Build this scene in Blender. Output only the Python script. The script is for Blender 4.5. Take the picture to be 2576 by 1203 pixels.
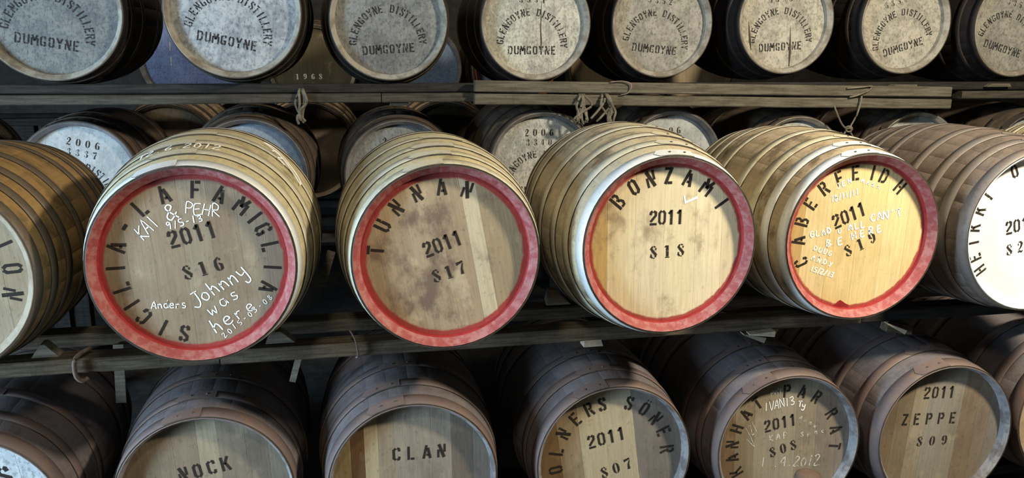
import bpy, math, random
from mathutils import Vector, Matrix
rnd = random.Random(7)
SC = bpy.context.scene
COL = SC.collection
for o in list(bpy.data.objects): bpy.data.objects.remove(o)

# ------------------------------------------------------------------ camera, world, lights, exposure
# X runs along the racks, Y runs away from the aisle, Z is up; the camera stands in the aisle.
CAMZ = 1.93
cam_d = bpy.data.cameras.new('camera'); cam = bpy.data.objects.new('camera', cam_d); COL.objects.link(cam)
yaw, pit, rol = math.radians(11.3), math.radians(12.75), math.radians(.28)
fw = Vector((math.sin(yaw)*math.cos(pit), math.cos(yaw)*math.cos(pit), -math.sin(pit)))
rt = Vector((math.cos(yaw), -math.sin(yaw), 0)); up = rt.cross(fw)
rt, up = rt*math.cos(rol)+up*math.sin(rol), up*math.cos(rol)-rt*math.sin(rol)
m = Matrix((rt, up, -fw)).transposed().to_4x4(); m.translation = (0, 0, CAMZ)
cam.matrix_world = m
cam_d.sensor_width = 36; cam_d.lens = 2100/2576*36; cam_d.clip_start = .05
SC.camera = cam

w = bpy.data.worlds.new('world'); SC.world = w; w.use_nodes = True
w.node_tree.nodes['Background'].inputs[0].default_value = (.60, .66, .80, 1)
w.node_tree.nodes['Background'].inputs[1].default_value = .02

def area(name, loc, target, size, energy, col, sy=None):
    l = bpy.data.lights.new(name, 'AREA'); l.energy = energy; l.color = col; l.size = size
    if sy: l.shape = 'RECTANGLE'; l.size_y = sy
    else: l.shape = 'DISK'
    o = bpy.data.objects.new(name, l); COL.objects.link(o); o.location = loc
    o.rotation_euler = (Vector(target)-Vector(loc)).to_track_quat('-Z', 'Y').to_euler()
    return o
area('daylight_door', (-4.2, 1.15, 1.40), (.9, 2.75, 1.15), .8, 390, (.56, .79, 1), 2.5)       # open door at the end of the aisle
area('aisle_lamp', (2.9, 1.35, 3.25), (2.0, 2.7, 1.2), .28, 165, (1, .88, .66))              # lamp hung over the aisle
area('aisle_fill_light', (-.3, .95, 3.35), (.0, 3.0, 1.2), .30, 22, (1, .88, .68))  # added weak fill for the left heads and cask tops
area('rear_aisle_lamp', (-.8, 4.95, 3.3), (.3, 6.2, 1.5), .5, 12, (1, .86, .66))
SC.view_settings.view_transform = 'Standard'; SC.view_settings.look = 'None'
SC.view_settings.gamma = 1; SC.view_settings.use_curve_mapping = False
SC.view_settings.exposure = .15

# ------------------------------------------------------------------ materials
class NT:
    def __init__(s, name):
        s.m = bpy.data.materials.new(name); s.m.use_nodes = True; s.t = s.m.node_tree
        s.b = s.t.nodes['Principled BSDF']; s.out = s.t.nodes['Material Output']
        s.tc = s.t.nodes.new('ShaderNodeTexCoord'); s.oi = s.t.nodes.new('ShaderNodeObjectInfo')
    def L(s, a, b): s.t.links.new(a, b)
    def val(s, sock, v):
        if hasattr(v, 'is_output'): s.L(v, sock)
        elif isinstance(v, (tuple, list)): sock.default_value = (*v, 1) if len(v) == 3 and sock.type == 'RGBA' else v
        else: sock.default_value = v
    def math(s, op, a, b=0.0, c=0.0):
        n = s.t.nodes.new('ShaderNodeMath'); n.operation = op
        s.val(n.inputs[0], a); s.val(n.inputs[1], b); s.val(n.inputs[2], c); return n.outputs[0]
    def vec(s, scale=(1, 1, 1), seed=True):
        n = s.t.nodes.new('ShaderNodeMapping'); s.L(s.tc.outputs['Object'], n.inputs[0]); n.inputs['Scale'].default_value = scale
        if seed:
            k = s.math('MULTIPLY', s.oi.outputs['Random'], 37.0)
            c = s.t.nodes.new('ShaderNodeCombineXYZ'); [s.L(k, c.inputs[i]) for i in range(3)]
            s.L(c.outputs[0], n.inputs['Location'])
        return n.outputs[0]
    def wvec(s, scale=(1, 1, 1), loc=(0, 0, 0)):
        g = s.t.nodes.new('ShaderNodeNewGeometry'); n = s.t.nodes.new('ShaderNodeMapping'); s.L(g.outputs['Position'], n.inputs[0])
        n.inputs['Scale'].default_value = scale; n.inputs['Location'].default_value = loc; return n.outputs[0]
    def noise(s, v, scale, det=3, rough=.55):
        n = s.t.nodes.new('ShaderNodeTexNoise'); s.L(v, n.inputs['Vector'])
        n.inputs['Scale'].default_value = scale; n.inputs['Detail'].default_value = det; n.inputs['Roughness'].default_value = rough
        return n.outputs['Fac']
    def ramp(s, f, lo, hi):
        n = s.t.nodes.new('ShaderNodeMapRange'); n.interpolation_type = 'SMOOTHSTEP'; s.val(n.inputs['Value'], f)
        n.inputs['From Min'].default_value = lo; n.inputs['From Max'].default_value = hi; return n.outputs[0]
    def mix(s, f, a, b, mode='MIX'):
        n = s.t.nodes.new('ShaderNodeMix'); n.data_type = 'RGBA'; n.blend_type = mode
        s.val(n.inputs[0], f); s.val(n.inputs[6], a); s.val(n.inputs[7], b); return n.outputs[2]
    def gain(s, c, f):            # multiply a colour by a scalar
        n = s.t.nodes.new('ShaderNodeVectorMath'); n.operation = 'SCALE'; s.val(n.inputs[0], c); s.val(n.inputs['Scale'], f); return n.outputs[0]
    def radius(s):
        n = s.t.nodes.new('ShaderNodeSeparateXYZ'); s.L(s.tc.outputs['Object'], n.inputs[0])
        a = s.math('MULTIPLY', n.outputs[0], n.outputs[0]); b = s.math('MULTIPLY', n.outputs[2], n.outputs[2])
        return s.math('SQRT', s.math('ADD', a, b))
    def bump(s, h, dist=.001, st=.5):
        n = s.t.nodes.new('ShaderNodeBump'); s.L(h, n.inputs['Height']); n.inputs['Distance'].default_value = dist
        n.inputs['Strength'].default_value = st; s.L(n.outputs[0], s.b.inputs['Normal'])
    def done(s, col, rough=.75, metal=0.0, spec=.3):
        s.val(s.b.inputs['Base Color'], col); s.val(s.b.inputs['Roughness'], rough); s.val(s.b.inputs['Metallic'], metal)
        s.b.inputs['Specular IOR Level'].default_value = spec; return s.m

RED = (.52, .035, .035)
def m_head(name, stain=.5, stain_col=(.10, .065, .045), ring=None, dark=1.0, speck=.35, seed=0.0):
    n = NT(name)
    g = n.noise(n.vec((26, 8, 1.6)), 4, 4, .6)
    fine = n.noise(n.vec((90, 20, 5)), 3, 2)
    col = n.gain(n.oi.outputs['Color'], n.math('ADD', n.math('MULTIPLY', g, .55), .73*dark))
    col = n.gain(col, n.math('ADD', n.math('MULTIPLY', fine, .3), .85))
    v = n.vec((1, 1, .75), False)
    mp = v.node; mp.inputs['Location'].default_value = (seed, seed*1.7, seed*.6)
    big = n.noise(v, 7.5, 5, .62)
    col = n.mix(n.math('MULTIPLY', n.ramp(big, .50, .68), stain), col, stain_col)
    pale = n.noise(v, 12, 4, .6)
    col = n.mix(n.math('MULTIPLY', n.ramp(pale, .56, .72), stain*.55), col, (.62, .52, .34))
    sp = n.noise(n.vec((1, 1, .8)), 75, 2, .6)
    col = n.mix(n.math('MULTIPLY', n.ramp(sp, .58, .75), speck), col, n.gain(col, .45))
    if ring:
        e = n.math('ADD', n.radius(), n.math('MULTIPLY', n.noise(n.vec((1, 1, 1), False), 30, 3), .014))
        k = n.ramp(e, ring+.004, ring+.0125)
        rr = n.mix(n.noise(n.vec((1, 1, 1)), 45, 3), (.27, .018, .020), (.38, .045, .04))
        col = n.mix(n.math('MULTIPLY', k, .93), col, rr)
    n.bump(n.math('ADD', g, n.math('MULTIPLY', sp, .5)), .0012, .45)
    return n.done(col, .72, 0, .35)
def m_paint(name, c1=(.46, .46, .42), c2=(.20, .215, .25), worn=.45, seed=0.0, contrast=.10, speck=.6):
    n = NT(name)
    v = n.vec((1, 1, .8), False); v.node.inputs['Location'].default_value = (seed, seed*2.3, seed*.7)
    a = n.noise(v, 9, 6, .7); b = n.noise(v, 46, 3, .65)
    mixf = n.math('ADD', n.math('MULTIPLY', a, .62), n.math('MULTIPLY', b, .42))
    col = n.mix(n.ramp(mixf, .52-contrast, .52+contrast), c2, c1)
    col = n.mix(.30, col, n.oi.outputs['Color'])
    wn = n.noise(n.vec((11, 4, .9)), 4, 4, .6)
    col = n.mix(n.math('MULTIPLY', n.ramp(wn, .60, .74), worn), col, (.13, .105, .08))
    sp = n.noise(v, 95, 3); col = n.mix(n.math('MULTIPLY', n.ramp(sp, .50, .66), speck), col, n.gain(col, .40))
    n.bump(n.math('ADD', wn, b), .0012, .5)
    return n.done(col, .8, 0, .25)
def m_stave(name, dirt=.5, dirt_col=(.09, .07, .055), dust=.3, dust_col=(.5, .47, .37), gain=1.0):
    n = NT(name)
    g = n.noise(n.vec((30, 2.0, 30)), 3, 4, .6)
    col = n.gain(n.oi.outputs['Color'], n.math('ADD', n.math('MULTIPLY', g, .36*gain), .82*gain))
    v = n.wvec((1, 1.5, 1))
    a = n.noise(v, 6, 5, .65); b = n.noise(v, 17, 4, .65)
    col = n.mix(n.math('MULTIPLY', n.ramp(a, .47, .66), dirt), col, dirt_col)
    col = n.mix(n.math('MULTIPLY', n.ramp(b, .5, .7), dust), col, dust_col)
    sp = n.noise(v, 90, 2); col = n.mix(n.math('MULTIPLY', n.ramp(sp, .58, .72), .45), col, n.gain(col, .45))
    n.bump(n.math('ADD', g, n.math('MULTIPLY', sp, .6)), .0015, .5)
    return n.done(col, .8, 0, .25)
def m_chime(name, c1, c2, mark=.4, metal=0.0, sc=14):
    n = NT(name)
    v = n.wvec(); a = n.noise(v, sc, 5, .65); b = n.noise(v, 70, 3, .6)
    col = n.mix(n.ramp(a, .40, .64), c1, c2)
    col = n.mix(n.math('MULTIPLY', n.ramp(b, .55, .75), mark), col, n.gain(col, .5))
    n.bump(b, .0008, .4)
    return n.done(col, .68, metal, .35)
def m_hoop(name, base, dust, rust, kd=.6, kr=.4, metal=.55, rough=.42):
    n = NT(name)
    v = n.vec((1, 1, 1)); a = n.noise(v, 7, 5, .65); b = n.noise(v, 22, 4, .65); c = n.noise(v, 110, 2)
    dk = n.math('MULTIPLY', n.ramp(a, .34, .60), kd)
    col = n.mix(dk, base, dust)
    rk = n.math('MULTIPLY', n.ramp(b, .52, .70), kr)
    col = n.mix(rk, col, rust)
    col = n.mix(n.math('MULTIPLY', n.ramp(c, .55, .75), .35), col, n.gain(col, .5))
    mt = n.math('MULTIPLY', n.math('SUBTRACT', 1.0, n.math('MAXIMUM', dk, rk)), metal)
    n.bump(n.math('ADD', b, n.math('MULTIPLY', c, .4)), .0008, .35)
    return n.done(col, n.math('ADD', n.math('MULTIPLY', a, .3), rough), mt, .4)
def m_print(name, col, lo, hi, op=.95, scale=60):
    n = NT(name); n.done(col, .8, 0, .2)
    v = n.vec((1, 1, 1), False)
    f = n.math('ADD', n.math('MULTIPLY', n.noise(v, scale, 3, .6), .6), n.math('MULTIPLY', n.noise(v, scale*4, 2), .4))
    k = n.math('MULTIPLY', n.ramp(f, lo, hi), op)
    tr = n.t.nodes.new('ShaderNodeBsdfTransparent'); mx = n.t.nodes.new('ShaderNodeMixShader')
    n.L(k, mx.inputs[0]); n.L(tr.outputs[0], mx.inputs[1]); n.L(n.b.outputs[0], mx.inputs[2]); n.L(mx.outputs[0], n.out.inputs[0])
    return n.m
def m_timber(name, c1, c2, dark=.35):
    n = NT(name)
    g = n.noise(n.vec((1.5, 18, 22)), 4, 5, .62); b = n.noise(n.vec((1, 1, 1)), 9, 4, .6); c = n.noise(n.vec((1, 1, 1)), 70, 2)
    col = n.mix(n.ramp(g, .35, .68), c2, c1)
    col = n.mix(n.math('MULTIPLY', n.ramp(b, .48, .68), dark), col, n.gain(col, .35))
    col = n.mix(n.math('MULTIPLY', n.ramp(c, .56, .74), .4), col, n.gain(col, .5))
    n.bump(n.math('ADD', g, c), .002, .5)
    return n.done(col, .85, 0, .2)

M = {}
M['stave_s'] = m_stave('dusty_oak', .7, (.15, .10, .055), .5, (.48, .42, .29))
M['stave_s2'] = m_stave('mottled_dirty_oak', .85, (.115, .080, .050), .45, (.46, .41, .31))
M['stave_815'] = m_stave('amber_oak', .6, (.05, .032, .018), .3, (.27, .18, .085))
M['stave_820'] = m_stave('streaked_oak', .6, (.05, .038, .034), .4, (.17, .135, .11))
M['stave_b'] = m_stave('grey_brown_oak', .5, (.05, .042, .046), .4, (.17, .155, .165))
M['stave_t'] = m_stave('blackened_shaded_oak', .75, (.006, .005, .006), .10, (.022, .016, .013))  # black-stained oak, darkened further in colour where no light reaches
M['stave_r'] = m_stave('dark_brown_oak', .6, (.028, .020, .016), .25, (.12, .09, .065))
M['chime_red'] = m_chime('red_paint_dusty', (.30, .062, .060), (.375, .155, .145), .5, 0, 34)
M['wall_red'] = m_chime('red_paint', (.25, .014, .016), (.32, .028, .028), .3)
M['chime_815'] = m_chime('bare_oak_end', (.28, .23, .165), (.20, .15, .095))
M['chime_white'] = m_chime('white_paint_end', (.80, .79, .74), (.70, .68, .62), .15)
M['chime_t'] = m_chime('weathered_pale_end', (.33, .31, .265), (.19, .165, .13), .5)
M['chime_r'] = m_chime('dark_steel_lip', (.13, .125, .13), (.20, .19, .19), .4)
M['chime_b'] = m_chime('grey_oak_end', (.24, .24, .25), (.12, .105, .10), .5)
M['hoop_s'] = m_hoop('galvanised_dusty', (.56, .54, .45), (.47, .42, .28), (.24, .18, .10), .7, .45, .25)
M['hoop_s2'] = m_hoop('galvanised_daylit', (.72, .75, .78), (.62, .62, .56), (.40, .34, .26), .4, .2, .3, .34)  # paler bluish base adds the daylight strip to the front hoops
M['hoop_815'] = m_hoop('brown_iron', (.12, .095, .07), (.14, .098, .058), (.07, .042, .024), .6, .6, .2)
M['hoop_820'] = m_hoop('dull_iron', (.15, .135, .13), (.16, .125, .105), (.11, .075, .055), .6, .6, .2)
M['hoop_b'] = m_hoop('rusted_iron', (.13, .098, .100), (.155, .108, .092), (.19, .115, .062), .6, .6, .15, .5)
M['hoop_t'] = m_hoop('shaded_black_iron', (.012, .010, .011), (.018, .013, .012), (.028, .016, .011), .5, .5, .2, .5)  # near-black colour also holds the shade between the top casks
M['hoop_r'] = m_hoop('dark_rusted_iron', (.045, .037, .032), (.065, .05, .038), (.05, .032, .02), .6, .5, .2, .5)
M['edge'] = m_chime('dark_edge', (.035, .028, .018), (.06, .045, .03))  # dark colour for hoop front edges and head splits
M['rivet'] = m_chime('rivet_iron', (.05, .04, .035), (.11, .09, .07))
M['ink'] = m_print('stencil_ink', (.030, .024, .020), .27, .40, .97)
M['ink_worn'] = m_print('stencil_ink_worn', (.022, .020, .020), .35, .50, .88, 45)
M['chalk'] = m_print('chalk', (.92, .92, .90), .24, .38, .98, 90)
M['chalk_faint'] = m_print('chalk_faint', (.82, .82, .76), .38, .54, .7, 70)
M['gold'] = m_print('gold_paint', (.62, .48, .22), .3, .45, .9)
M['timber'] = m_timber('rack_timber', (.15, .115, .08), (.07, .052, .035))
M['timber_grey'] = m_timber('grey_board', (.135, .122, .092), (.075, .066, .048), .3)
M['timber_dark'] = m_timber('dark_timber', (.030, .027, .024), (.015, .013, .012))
M['timber_mid'] = m_timber('brown_lip', (.075, .066, .052), (.04, .035, .027), .3)
M['chock'] = m_timber('pale_softwood', (.50, .42, .31), (.36, .29, .20), .15)
M['chock_dull'] = m_timber('dull_softwood', (.30, .26, .20), (.20, .165, .12), .25)
M['rope'] = m_chime('hemp_rope', (.17, .15, .11), (.10, .085, .06), .5)
M['wire'] = m_chime('rusty_wire', (.14, .10, .08), (.22, .17, .14), .4)
M['floor'] = m_chime('earth_floor', (.03, .027, .024), (.05, .045, .04), .5)
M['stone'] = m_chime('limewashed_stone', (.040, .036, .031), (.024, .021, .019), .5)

# ------------------------------------------------------------------ mesh helpers
def mesh(name, V, F, mats, mi=None, smooth=None):
    me = bpy.data.meshes.new(name); me.from_pydata(V, [], F)
    for k in mats: me.materials.append(M[k] if isinstance(k, str) else k)
    if mi: me.polygons.foreach_set('material_index', mi)
    if smooth is True: me.polygons.foreach_set('use_smooth', [True]*len(F))
    elif smooth: me.polygons.foreach_set('use_smooth', smooth)
    me.update(); return me
def link(name, me, parent=None, loc=(0, 0, 0), rot=(0, 0, 0), color=None):
    o = bpy.data.objects.new(name, me); COL.objects.link(o); o.location = loc; o.rotation_euler = rot
    if parent: o.parent = parent
    if color: o.color = (*color, 1)
    return o
def tag(o, label, cat, group=None, kind=None):
    if label: o['label'] = label
    if cat: o['category'] = cat
    if group: o['group'] = group
    if kind: o['kind'] = kind
    return o
def hexa(pts8):
    return [tuple(p) for p in pts8], [(0, 3, 2, 1), (4, 5, 6, 7), (0, 1, 5, 4), (1, 2, 6, 5), (2, 3, 7, 6), (3, 0, 4, 7)]
def box_mesh(name, sx, sy, sz, mat, bev=.004, jit=0.0, cuts=1):
    """board with softened long edges and slightly uneven faces; runs along X, origin at its base centre"""
    V, F = [], []
    prof = [(-sy/2+bev, 0), (sy/2-bev, 0), (sy/2, bev), (sy/2, sz-bev), (sy/2-bev, sz), (-sy/2+bev, sz), (-sy/2, sz-bev), (-sy/2, bev)]
    for i in range(cuts+1):
        x = -sx/2+sx*i/cuts; dy, dz = rnd.uniform(-jit, jit), rnd.uniform(-jit, jit)
        V += [(x, a+dy, b+dz) for a, b in prof]
    for i in range(cuts):
        for k in range(8): F.append((i*8+k, i*8+(k+1) % 8, i*8+8+(k+1) % 8, i*8+8+k))
    F = [tuple(reversed(f)) for f in F]
    F += [tuple(range(7, -1, -1))[::-1], tuple(range(cuts*8, cuts*8+8))[::-1]]
    F = [f for f in F]
    return mesh(name, V, F, [mat])
def tube(V, F, pts, r, n=6):
    base = len(V); P = [Vector(p) for p in pts]; N = len(P)
    for i, p in enumerate(P):
        d = (P[min(i+1, N-1)]-P[max(i-1, 0)]).normalized()
        a = d.cross(Vector((0, 0, 1)) if abs(d.z) < .9 else Vector((1, 0, 0))).normalized(); b = d.cross(a)
        rr = r[i] if isinstance(r, (list, tuple)) else r
        V += [tuple(p+(a*math.cos(2*math.pi*k/n)+b*math.sin(2*math.pi*k/n))*rr) for k in range(n)]
    for i in range(N-1):
        for k in range(n): F.append((base+i*n+k, base+i*n+(k+1) % n, base+i*n+n+(k+1) % n, base+i*n+n+k))
    F.append(tuple(base+k for k in range(n))[::-1]); F.append(tuple(base+(N-1)*n+k for k in range(n)))
def spline(pts, k=6):
    P = [Vector(p) for p in pts]; out = []
    for i in range(len(P)-1):
        a, b, c, d = P[max(i-1, 0)], P[i], P[i+1], P[min(i+2, len(P)-1)]
        for j in range(k):
            t = j/k; out.append(.5*((2*b)+(c-a)*t+(2*a-5*b+4*c-d)*t*t+(3*b-a-3*c+d)*t*t*t))
    out.append(P[-1]); return out

# ------------------------------------------------------------------ lettering: own stroke alphabets
def S(*pts, w=.15): return (list(pts), w)
CAP = {
 'A': [S((.07, 0), (.29, 1)), S((.37, .80), (.54, 0), w=.17), S((.27, .27), (.44, .27), w=.13)],
 'B': [S((.08, 0), (.08, 1)), S((.22, .93), (.40, .91), (.46, .74), (.38, .57), (.24, .53), w=.13), S((.28, .47), (.44, .42), (.50, .26), (.42, .08), (.22, .07), w=.13)],
 'C': [S((.49, .70), (.46, .88), (.34, .94)), S((.24, .93), (.10, .80), (.10, .20), (.24, .07)), S((.34, .06), (.46, .12), (.49, .30))],
 'D': [S((.08, 0), (.08, 1)), S((.22, .93), (.41, .88), (.48, .70), (.48, .30), (.41, .12), (.22, .07), w=.14)],
 'E': [S((.08, 0), (.08, 1)), S((.23, .93), (.50, .93)), S((.17, .52), (.42, .52), w=.13), S((.23, .07), (.50, .07))],
 'F': [S((.08, 0), (.08, 1)), S((.23, .93), (.50, .93)), S((.17, .50), (.42, .50), w=.13)],
 'G': [S((.49, .72), (.46, .88), (.34, .94)), S((.24, .93), (.10, .80), (.10, .20), (.24, .07)), S((.34, .06), (.47, .12), (.48, .42)), S((.32, .42), (.52, .42), w=.12)],
 'H': [S((.08, 0), (.08, 1)), S((.48, 0), (.48, 1)), S((.19, .5), (.38, .5), w=.13)],
 'I': [S((.28, 0), (.28, 1))],
 'K': [S((.08, 0), (.08, 1)), S((.22, .46), (.50, 1)), S((.30, .56), (.52, 0))],
 'L': [S((.08, 0), (.08, 1)), S((.23, .07), (.48, .07))],
 'M': [S((.06, 0), (.06, .72)), S((.10, 1), (.33, .42), w=.17), S((.33, .42), (.56, 1), w=.17), S((.60, 0), (.60, .72))],
 'N': [S((.10, 1), (.46, 0), w=.19), S((.06, 0), (.06, .60), w=.13), S((.50, .40), (.50, 1), w=.13)],
 'O': [S((.24, .96), (.10, .80), (.10, .20), (.24, .04)), S((.34, .96), (.48, .80), (.48, .20), (.34, .04))],
 'P': [S((.08, 0), (.08, 1)), S((.22, .93), (.42, .90), (.48, .72), (.42, .52), (.22, .49), w=.14)],
 'R': [S((.08, 0), (.08, 1)), S((.22, .93), (.42, .90), (.47, .73), (.40, .55), (.22, .51), w=.14), S((.33, .42), (.50, 0))],
 'S': [S((.47, .70), (.45, .86), (.37, .92), w=.16), S((.27, .95), (.12, .86), (.12, .66), (.46, .36), (.46, .14), (.33, .05)), S((.23, .06), (.12, .12), (.09, .28), w=.16)],
 'T': [S((.02, .93), (.54, .93)), S((.28, .80), (.28, 0))],
 'U': [S((.09, 1), (.09, .20), (.24, .05)), S((.49, 1), (.49, .20), (.34, .05))],
 'Y': [S((.05, 1), (.24, .52)), S((.51, 1), (.32, .52)), S((.28, .42), (.28, 0))],
 'Z': [S((.04, .93), (.34, .93)), S((.48, 1), (.09, 0), w=.17), S((.24, .07), (.52, .07))],
 '-': [S((.10, .45), (.46, .45), w=.17)],
 'Q': [S((.24, .96), (.10, .80), (.10, .20), (.24, .04)), S((.34, .96), (.48, .80), (.48, .20), (.34, .04)), S((.14, 1.14), (.22, 1.14), w=.09), S((.36, 1.14), (.44, 1.14), w=.09)],
 '2': [S((.08, .68), (.13, .86), (.22, .94), w=.16), S((.31, .94), (.46, .84), (.45, .64), (.10, .22)), S((.05, .06), (.53, .06), w=.14)],
 '0': [S((.24, .96), (.10, .78), (.10, .22), (.24, .04), w=.14), S((.34, .96), (.48, .78), (.48, .22), (.34, .04), w=.14)],
 '1': [S((.33, 0), (.33, 1), w=.16), S((.14, .74), (.33, .95), w=.14)],
}
def W(*p): return ([q[:2] for q in p], [q[2] for q in p])
ROM = {
 '8': [W((.44, .86, .10), (.30, .96, .08)), W((.22, .94, .10), (.10, .76, .16), (.26, .54, .20), (.46, .30, .19), (.42, .10, .10)), W((.48, .80, .13), (.44, .64, .07)), W((.09, .36, .07), (.08, .16, .15), (.22, .04, .09)), W((.26, .03, .08), (.36, .03, .08))],
 '1': [W((.29, .08, .21), (.29, .94, .21)), W((.12, .02, .07), (.46, .02, .07)), W((.09, .80, .06), (.20, .92, .10))],
 '6': [W((.38, .97, .06), (.16, .74, .17), (.12, .42, .21), (.18, .14, .17), (.28, .03, .06)), W((.34, .55, .07), (.48, .42, .18), (.48, .16, .18), (.36, .03, .06)), W((.40, .80, .17), (.50, .80, .17))],
 '7': [W((.05, .74, .05), (.10, .88, .20), (.30, .90, .17), (.52, .95, .16)), W((.50, .82, .06), (.34, .46, .14), (.29, .02, .22))],
 '9': [W((.20, .03, .06), (.42, .26, .17), (.46, .58, .21), (.40, .86, .17), (.30, .97, .06)), W((.24, .45, .07), (.10, .58, .18), (.10, .84, .18), (.22, .97, .06)), W((.08, .20, .17), (.18, .20, .17))],
 '0': [W((.24, .97, .05), (.12, .76, .17), (.10, .50, .20), (.12, .24, .17), (.24, .03, .05)), W((.34, .97, .05), (.46, .76, .17), (.48, .50, .20), (.46, .24, .17), (.34, .03, .05))],
 '2': [W((.08, .74, .18), (.18, .74, .18)), W((.16, .95, .06), (.36, .93, .14), (.46, .76, .20), (.34, .46, .14), (.12, .24, .07)), W((.06, .06, .12), (.22, .15, .15), (.38, .05, .14), (.52, .16, .08))],
 '3': [W((.10, .78, .17), (.19, .78, .17)), W((.20, .96, .06), (.40, .90, .16), (.44, .74, .18), (.30, .55, .07)), W((.34, .50, .07), (.47, .36, .18), (.46, .16, .18), (.28, .03, .06)), W((.09, .19, .18), (.19, .19, .18))],
 '4': [W((.38, .10, .18), (.38, .95, .18)), W((.24, .84, .07), (.06, .36, .07)), W((.04, .27, .08), (.26, .27, .08)), W((.24, .02, .07), (.52, .02, .07))],
 '5': [W((.12, .95, .14), (.48, .92, .14)), W((.10, .84, .07), (.10, .58, .07)), W((.18, .58, .07), (.42, .52, .17), (.46, .26, .20), (.30, .03, .07)), W((.09, .18, .18), (.19, .18, .18))],
}
def H(*strokes): return [(list(s), .07) for s in strokes]
HAND = {
 'A': H([(0, 0), (.25, 1), (.5, 0)], [(.1, .38), (.42, .38)]), 'B': H([(0, 0), (.04, 1), (.4, .85), (.1, .52), (.5, .3), (0, 0)]), 'C': H([(.5, .85), (.2, .95), (0, .5), (.2, .05), (.5, .15)]),
 'D': H([(.05, 0), (.05, 1), (.5, .6), (.4, .2), (.05, 0)]), 'E': H([(.5, 1), (.05, .95), (0, 0), (.5, .05)], [(.05, .5), (.4, .55)]), 'G': H([(.5, .85), (.2, .98), (0, .5), (.2, .02), (.5, .2), (.5, .45), (.28, .45)]),
 'H': H([(0, 0), (.05, 1)], [(.45, 0), (.5, 1)], [(.03, .5), (.48, .5)]), 'I': H([(.2, 0), (.25, 1)]), 'J': H([(.45, 1), (.45, .2), (.25, -.15), (0, .05)], [(.2, 1), (.6, 1)]), 'K': H([(.05, 0), (.05, 1)], [(.5, 1), (.05, .45), (.55, 0)]),
 'L': H([(.05, 1), (.05, 0), (.5, .03)]), 'M': H([(0, 0), (.08, 1), (.3, .4), (.52, 1), (.6, 0)]), 'N': H([(0, 0), (.05, 1), (.45, 0), (.5, 1)]), 'O': H([(.25, 1), (0, .6), (.1, .05), (.4, .05), (.5, .6), (.25, 1)]),
 'P': H([(.05, 0), (.1, 1), (.5, .85), (.4, .5), (.08, .48)]), 'R': H([(.05, 0), (.08, 1), (.45, .85), (.4, .52), (.08, .48), (.55, 0)]), 'S': H([(.5, .9), (.2, 1), (.08, .75), (.45, .35), (.35, .05), (0, .1)]), 'T': H([(0, .95), (.55, 1)], [(.28, 1), (.3, 0)]),
 'U': H([(0, 1), (.05, .15), (.25, 0), (.45, .2), (.5, 1)]), 'V': H([(0, 1), (.25, 0), (.5, 1)]), 'Y': H([(0, 1), (.25, .5)], [(.5, 1), (.2, 0)]), "'": H([(.3, 1.15), (.2, .85)]), '&': H([(.6, 0), (.15, .75), (.3, 1), (.45, .8), (.05, .3), (.2, 0), (.6, .4)]),
 '/': H([(.1, -.15), (.42, 1.1)]), '-': H([(.1, .45), (.4, .45)]), '.': H([(.2, 0), (.24, .08)]), '+': H([(0, .5), (.6, .5)], [(.3, .1), (.3, .9)]),
 '0': H([(.25, 1), (.05, .6), (.1, .1), (.35, .05), (.45, .6), (.25, 1)]), '1': H([(.22, 0), (.28, 1)]), '2': H([(0, .8), (.2, 1), (.42, .8), (0, 0), (.5, .05)]), '3': H([(0, .9), (.35, 1), (.4, .7), (.15, .52), (.45, .35), (.35, .05), (0, .08)]), '4': H([(.35, 0), (.38, 1)], [(.3, .95), (0, .4), (.5, .42)]),
 '5': H([(.45, 1), (.1, .95), (.08, .6), (.42, .45), (.38, .08), (0, .05)]), '6': H([(.4, 1), (.08, .5), (.1, .08), (.38, .08), (.4, .4), (.1, .4)]), '8': H([(.4, .85), (.2, 1), (.08, .78), (.42, .25), (.22, 0), (.05, .22), (.4, .85)]), '9': H([(.42, .85), (.2, 1), (.05, .75), (.2, .55), (.42, .8), (.35, 0)]),
 'a': H([(.4, .55), (.15, .6), (.02, .25), (.2, 0), (.4, .2), (.42, .6), (.48, 0)]), 'c': H([(.4, .5), (.2, .6), (.02, .3), (.2, 0), (.42, .1)]), 'd': H([(.4, .5), (.15, .55), (.02, .25), (.2, 0), (.4, .2), (.45, 1), (.45, 0)]), 'e': H([(.05, .3), (.4, .38), (.3, .6), (.08, .5), (.05, .15), (.25, 0), (.48, .12)]),
 'h': H([(.05, 0), (.08, 1)], [(.06, .35), (.25, .6), (.38, .4), (.42, 0)]), 'n': H([(.05, .6), (.06, 0)], [(.06, .35), (.25, .6), (.38, .4), (.42, 0)]), 'o': H([(.22, .6), (.02, .35), (.15, 0), (.38, .1), (.4, .45), (.22, .6)]), 'p': H([(.05, .6), (.03, -.4)], [(.05, .5), (.35, .55), (.38, .15), (.06, .1)]),
 'r': H([(.05, .6), (.06, 0)], [(.06, .35), (.2, .58), (.38, .55)]), 's': H([(.38, .55), (.12, .58), (.1, .35), (.36, .22), (.25, 0), (0, .05)]), 'w': H([(0, .6), (.1, 0), (.25, .4), (.4, 0), (.52, .6)]), 'y': H([(.02, .6), (.1, .2), (.35, .25)], [(.42, .62), (.38, -.3), (.15, -.45), (.05, -.25)]),
}
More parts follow.
